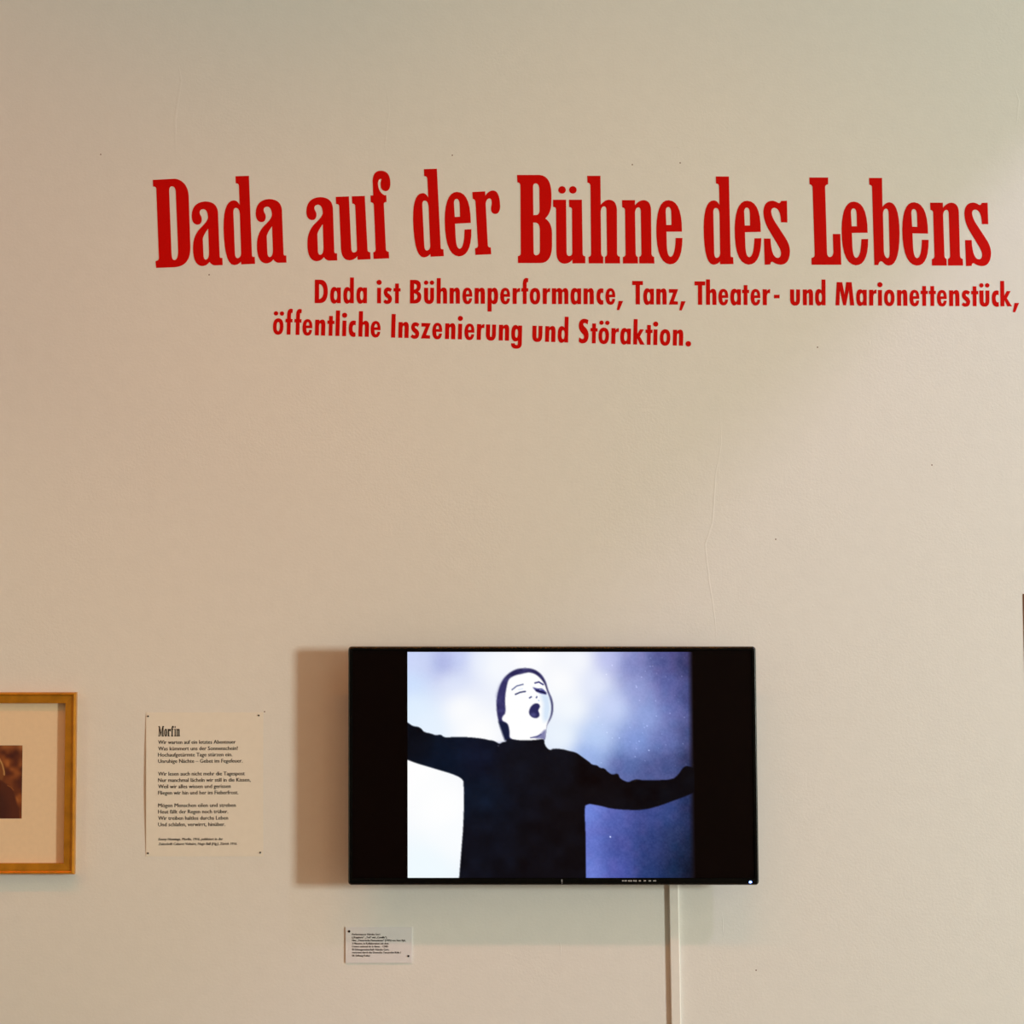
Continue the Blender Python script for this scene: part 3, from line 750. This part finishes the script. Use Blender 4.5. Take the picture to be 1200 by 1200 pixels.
    put(stroke([(604.5, 814), (610, 811.6), (616, 810.6)], 0.85, X, Y) * 0.95, (35, 40, 95))
    put(stroke([(608, 808.3), (613, 807.3)], 0.3, X, Y) * 0.5, (150, 185, 235))
    put(stroke([(627.5, 800.6), (632, 799.4), (637, 802.5)], 0.9, X, Y) * 0.95, (50, 48, 115))
    put(cover([(624.5, 805.5), (630, 807), (636, 807), (641, 812), (641, 814.5), (634, 813), (629, 811)], X, Y, 0.7), (62, 62, 130))
    put(stroke([(629, 809.5), (635, 811), (639.5, 812.6)], 0.8, X, Y), (25, 22, 60))
    put(stroke([(633, 808.5), (637, 808)], 0.3, X, Y) * 0.8, (215, 225, 250))
    put(stroke([(621, 818.2), (623, 817)], 0.8, X, Y), (40, 50, 120))
    put(stroke([(629, 818), (629.6, 816.8)], 0.7, X, Y), (40, 50, 120))
    put(stroke([(631.5, 821), (632, 821.5)], 0.6, X, Y) * 0.6, (110, 160, 220))
    mouth = [(620, 836), (621, 830.5), (624, 826.5), (628, 824.3), (632, 825), (633.5, 828.5), (632, 831), (631, 833.5), (632.5, 836), (632.8, 839.5), (630, 842), (626, 842), (622, 839.8)]
    put(cover(chaikin(mouth, 2), X, Y, 0.6), (44, 42, 92))
    put(cover([(621, 837), (625, 835.5), (629, 837), (627, 841), (623.5, 840)], X, Y, 1.2) * 0.4, (120, 120, 180))
    put(cover([(631.5, 832.5), (633.5, 831), (634.5, 834), (634, 838), (633, 837)], X, Y, 0.4), (255, 255, 255))
    body = [(468, 840), (476, 845.8), (479, 848), (484, 851.5), (490, 852), (494, 854.5), (497, 858.5), (505, 860), (511, 862.3), (516.5, 861), (520, 864.3), (526, 864.6), (532, 864), (550, 864.3), (567, 866.2), (573, 867.8), (578, 868.3), (582, 870.3), (585.5, 872.3), (589, 870), (593.5, 869.7), (594, 866), (598, 866.3), (606, 867.7), (616, 868.2), (628, 867.6), (638, 866.2), (638.3, 873.5), (644, 880), (649, 877.5), (660, 878.5), (667, 880.5), (672, 881.5), (676, 882.8), (683, 888), (690, 893), (694, 896.7), (700, 897.3), (703, 900.5), (708, 900.5), (713, 906), (718, 908.5), (722, 907), (725, 908), (725.5, 911.5), (730, 915), (736, 917.3), (742, 914.5), (747, 913.6), (753, 915), (770, 914.8), (788, 914), (795, 908), (800, 900.5), (804, 898), (809, 899), (818, 902), (826, 905),
            (826, 920), (818, 926), (808, 931.5), (802, 934), (788, 939), (775, 944), (755, 949.5), (735, 949.7), (715, 948), (705, 945), (686, 941.7), (684.5, 952), (685.5, 970), (686, 1000), (685.5, 1050), (536, 1050), (540, 1000), (543, 965), (543.8, 917), (540, 912), (530, 907.5), (515, 903), (500, 898.5), (488, 895), (476, 890.3), (466, 886)]
    cb = cover(chaikin(body, 1), X, Y, 0.6)
    bc = shepard([(490, 870, (8, 10, 20)), (520, 890, (8, 20, 40)), (560, 890, (14, 18, 38)), (560, 930, (12, 22, 40)), (600, 900, (16, 16, 26)), (640, 910, (14, 12, 20)), (560, 990, (12, 12, 22)), (640, 990, (12, 8, 14)), (700, 920, (12, 5, 8)), (780, 930, (9, 6, 12)), (660, 960, (14, 9, 14))], X, Y)
    bc = bc + (vnoise(X, Y, 14, 8) * 12 + vnoise(X, Y, 4, 9) * 4)[..., None] * np.array((0.5, 0.8, 1.2))
    C = C * (1 - cb[..., None]) + bc * cb[..., None]
    C += (np.clip(1.4 - np.hypot(X - 584, Y - 874.5), 0, 1) * 45)[..., None]
    return np.clip(C, 0, 255)

def colour_grid(name, fn, px0, px1, py0, py1, nx, ny, depth, mat, parent):
    xs = np.linspace(px0, px1, nx); ys = np.linspace(py0, py1, ny)
    X, Y = np.meshgrid(xs, ys)
    Cc = s2l(fn(X, Y)).reshape(-1, 3)
    a = at(px0, py0, -depth); b = at(px1, py0, -depth); c = at(px0, py1, -depth); d = at(px1, py1, -depth)
    fx = ((X - px0) / (px1 - px0)).ravel(); fz = ((Y - py0) / (py1 - py0)).ravel()
    xl = (a[0] + c[0]) / 2; xr = (b[0] + d[0]) / 2
    V = np.stack((xl + (xr - xl) * fx, np.full(fx.shape, -depth), a[2] + (c[2] - a[2]) * fz), 1)
    org = (V.min(0) + V.max(0)) / 2
    I = np.arange(nx * ny).reshape(ny, nx)
    q = np.stack((I[:-1, :-1], I[1:, :-1], I[1:, 1:], I[:-1, 1:]), -1).reshape(-1, 4)
    me = bpy.data.meshes.new(name)
    me.vertices.add(len(V)); me.vertices.foreach_set('co', (V - org).ravel())
    me.loops.add(q.size); me.loops.foreach_set('vertex_index', q.ravel())
    me.polygons.add(len(q)); me.polygons.foreach_set('loop_start', np.arange(0, q.size, 4))
    at_ = me.color_attributes.new('picture', 'FLOAT_COLOR', 'POINT')
    at_.data.foreach_set('color', np.concatenate((Cc, np.ones((len(Cc), 1))), 1).ravel())
    me.update(calc_edges=True); me.materials.append(mat)
    o = bpy.data.objects.new(name, me); COL.objects.link(o)
    o.parent = parent; o.location = Vector(org) - world_loc(parent)
    return o

def attr_mat(name, emit):
    m = bpy.data.materials.new(name); m.use_nodes = True
    nt = m.node_tree; p = nt.nodes['Principled BSDF']
    at_ = nt.nodes.new('ShaderNodeAttribute'); at_.attribute_name = 'picture'
    if emit:
        p.inputs['Base Color'].default_value = (0.001, 0.001, 0.001, 1)
        p.inputs['Roughness'].default_value = 0.35; p.inputs['Specular IOR Level'].default_value = 0.06
        nt.links.new(at_.outputs['Color'], p.inputs['Emission Color']); p.inputs['Emission Strength'].default_value = 1.0
    else:
        nt.links.new(at_.outputs['Color'], p.inputs['Base Color']); p.inputs['Roughness'].default_value = 0.6
    return m
pic = colour_grid('film_picture', film, 477.6, 813.5, 764.0, 1028.8, 440, 346, TD - 0.0028, attr_mat('film_picture', True), screen)
tag(pic, 'black and white film still of a person in a dark turtleneck, arms spread and mouth open')

def tv_pix(px, py, lift=0.0003): return at(px, py, -TD - lift)
def flat_marks(name, boxes, mat, parent):
    mb = MB()
    for x0, x1, y0, y1 in boxes:
        p, q = tv_pix(x0, y1), tv_pix(x1, y0)
        mb.box(p[0], q[0], -TD - 0.0003, -TD + 0.0002, p[2], q[2])
    return mb.build(name, mat, parent=parent)
flat_marks('button_legend', [(729, 731.2, 1031.4, 1033), (731.8, 734.6, 1031.4, 1033), (736, 738, 1031.4, 1033), (738.4, 740.6, 1031.4, 1033), (742, 744, 1031.4, 1033), (744.4, 746.2, 1031.4, 1033.2),
                             (748.6, 751, 1031.4, 1033), (754.2, 757, 1031.5, 1032.9), (760, 763, 1031.5, 1032.9), (765.4, 769, 1031.5, 1032.9)], M_GREY, tv)
flat_marks('sensor_mark', [(658.0, 659.0, 1030.6, 1033.6), (658.1, 658.9, 1034.6, 1035.6)], M_GREY, tv)
def disc(name, px, py, r, mat, h, parent, rx=1.0):
    c = tv_pix(px, py, 0); n = 16; V = []
    for y in (0.0, -h):
        V += [c + np.array((rx * r * math.cos(2 * math.pi * i / n), y, r * math.sin(2 * math.pi * i / n))) for i in range(n)]
    Fc = [(i, (i + 1) % n, n + (i + 1) % n, n + i) for i in range(n)] + [tuple(range(n, 2 * n))]
    return mesh_obj(name, V, Fc, mat, parent)
led = disc('power_light', 879.4, 1033.7, 0.0026, M_LED, 0.0006, tv, 1.35)
led['label'] = 'glowing blue power light'
disc('light_core', 879.2, 1033.7, 0.0014, M_LEDW, 0.0009, led)

# ------------------------------------------------------------------ cable trunking below the television
def strip(cx_top, cx_bot, w, depth, name, mat):
    p = at(cx_top, 1038, -depth); q = at(cx_bot, 1200, -depth)
    def xc(z): return p[0] + (q[0] - p[0]) * (p[2] - z) / (p[2] - q[2])
    zt, zb = p[2] + 0.12, 0.12
    hw = w / 2; r = 0.0022
    prof = [(-hw, 0), (-hw, -depth + r)] + [(-hw + r - r * math.cos(t), -depth + r - r * math.sin(t)) for t in (0.5, 1.0, 1.571)] + \
           [(hw - r + r * math.sin(t), -depth + r - r * math.cos(t)) for t in (0, 0.5, 1.0)] + [(hw, -depth + r), (hw, 0)]
    V = []; n = len(prof)
    for z in (zt, zb):
        V += [(xc(z) + u, y, z) for u, y in prof]
    Fc = [(i, (i + 1) % n, n + (i + 1) % n, n + i) for i in range(n)] + [tuple(range(n)), tuple(range(2 * n - 1, n - 1, -1))]
    return mesh_obj(name, V, Fc, mat, None, (xc(zb), 0, zb))
duct = strip(789.6, 792.4, 0.0225, 0.0085, 'cable_trunking', M_DUCT)
tag(duct, 'white plastic cable trunking running down the wall from below the television', 'trunking')

# ------------------------------------------------------------------ gilt picture frame, cut by the left edge of the view
FH = 0.026
a = at(89.3, 811.2, -FH * 0.6); b = at(88.0, 1024.4, -FH * 0.6)
gx1 = (a[0] + b[0]) / 2; gz1, gz0 = a[2], b[2]; gx0 = gx1 - 0.375
gf = empty('picture_frame', ((gx0 + gx1) / 2, 0, gz0))
tag(gf, 'gilt wooden picture frame with cream mat around a small sepia photograph', 'picture frame')
PROF = [(0, 0), (0, .020), (.0012, .0235), (.0030, .0262), (.0048, .0268), (.0066, .0255), (.0074, .0225), (.0086, .0222), (.0105, .0226), (.0225, .0216), (.0250, .0212), (.0255, .0195), (.0255, .0085)]
def rail(A, B, inward):
    """mitred moulding from corner A to corner B (x, z); inward = unit vector to the picture"""
    A = np.array(A, float); B = np.array(B, float); d = (B - A) / np.linalg.norm(B - A); inn = np.array(inward, float)
    V = []; n = len(PROF)
    for c, s in ((A, 1), (B, -1)):
        for u, h in PROF:
            p = c + inn * u + d * s * u
            V.append((p[0], -h, p[1]))
    Fc = [(i, i + 1, n + i + 1, n + i) for i in range(n - 1)] + [tuple(range(n)), tuple(range(2 * n - 1, n - 1, -1))]
    return mesh_obj('frame_rail', V, Fc, M_GOLD, gf)
rail((gx0, gz1), (gx1, gz1), (0, -1)); rail((gx1, gz1), (gx1, gz0), (-1, 0))
rail((gx1, gz0), (gx0, gz0), (0, 1)); rail((gx0, gz0), (gx0, gz1), (1, 0))
mh = 0.009
ph = at(26.2, 873.5, -mh); ph2 = at(25.6, 959.3, -mh)
phx1 = (ph[0] + ph2[0]) / 2; phz1, phz0 = ph[2], ph2[2]; phx0 = gx0 + (gx1 - phx1)
mb = MB(); i_ = 0.0245; o_ = 0.0
mb.box(gx0 + i_, phx0, -mh, -0.006, gz0 + i_, gz1 - i_); mb.box(phx1, gx1 - i_, -mh, -0.006, gz0 + i_, gz1 - i_)
mb.box(phx0, phx1, -mh, -0.006, gz0 + i_, phz0); mb.box(phx0, phx1, -mh, -0.006, phz1, gz1 - i_)
mb.build('mat_board', M_MAT, parent=gf)
mb = MB(); mb.box(gx0 + 0.01, gx1 - 0.01, -0.0055, -0.0005, gz0 + 0.01, gz1 - 0.01); mb.build('backing_board', M_BROWN, parent=gf)
def sepia(X, Y):
    base = np.array((120, 58, 18), float)
    t = vnoise(X, Y, 11, 21) * 1.3 + vnoise(X, Y, 5, 22) * 0.6
    C = base + t[..., None] * np.array((95, 75, 45))
    C += (np.clip((885 - Y) / 14, 0, 1) * 18)[..., None] * np.array((1, 1, 1))
    C += (np.clip((X - 17) / 8, 0, 1) * np.clip((900 - Y) / 20, 0, 1) * 22)[..., None]
    def put(cov, col):
        nonlocal C
        C = C * (1 - cov[..., None]) + np.array(col, float) * cov[..., None]
    # a seated figure whose right shoulder and bonnet edge show
    put(cover([(-30, 888), (-10, 884), (0, 890), (4, 899), (5, 908), (3, 915), (-30, 915)], X, Y, 1.0), (128, 72, 30))
    put(stroke([(-1, 889), (2.5, 896), (4.6, 904), (4.8, 908)], 0.7, X, Y), (205, 160, 100))
    body = [(-34, 925), (-12, 915), (0, 914), (8, 919), (13, 922), (17, 930), (20, 940), (23, 950), (24, 962), (-34, 962)]
    put(cover(body, X, Y, 1.0), (82, 30, 6))
    put(cover([(-20, 930), (4, 928), (10, 945), (10, 962), (-20, 962)], X, Y, 4.0) * 0.6, (55, 12, 2))
    put(stroke([(9, 920.5), (13, 922.5), (16, 926)], 0.5, X, Y) * 0.8, (165, 100, 45))
    return np.clip(C, 5, 255)
phc = colour_grid('photograph', sepia, -36.0, 26.0, 873.3, 959.4, 66, 90, mh - 0.0012, attr_mat('sepia_print', False), gf)
phc['label'] = 'sepia photograph of a person in dark clothes before foliage'

# ------------------------------------------------------------------ board at the right edge, its shadow line put in as a brown rim
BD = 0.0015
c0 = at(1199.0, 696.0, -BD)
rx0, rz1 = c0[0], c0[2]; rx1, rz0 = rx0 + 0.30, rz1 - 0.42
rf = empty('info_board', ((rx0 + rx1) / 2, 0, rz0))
tag(rf, 'thin board at the right border of the picture, its brown rim standing for its cast shadow', 'board')
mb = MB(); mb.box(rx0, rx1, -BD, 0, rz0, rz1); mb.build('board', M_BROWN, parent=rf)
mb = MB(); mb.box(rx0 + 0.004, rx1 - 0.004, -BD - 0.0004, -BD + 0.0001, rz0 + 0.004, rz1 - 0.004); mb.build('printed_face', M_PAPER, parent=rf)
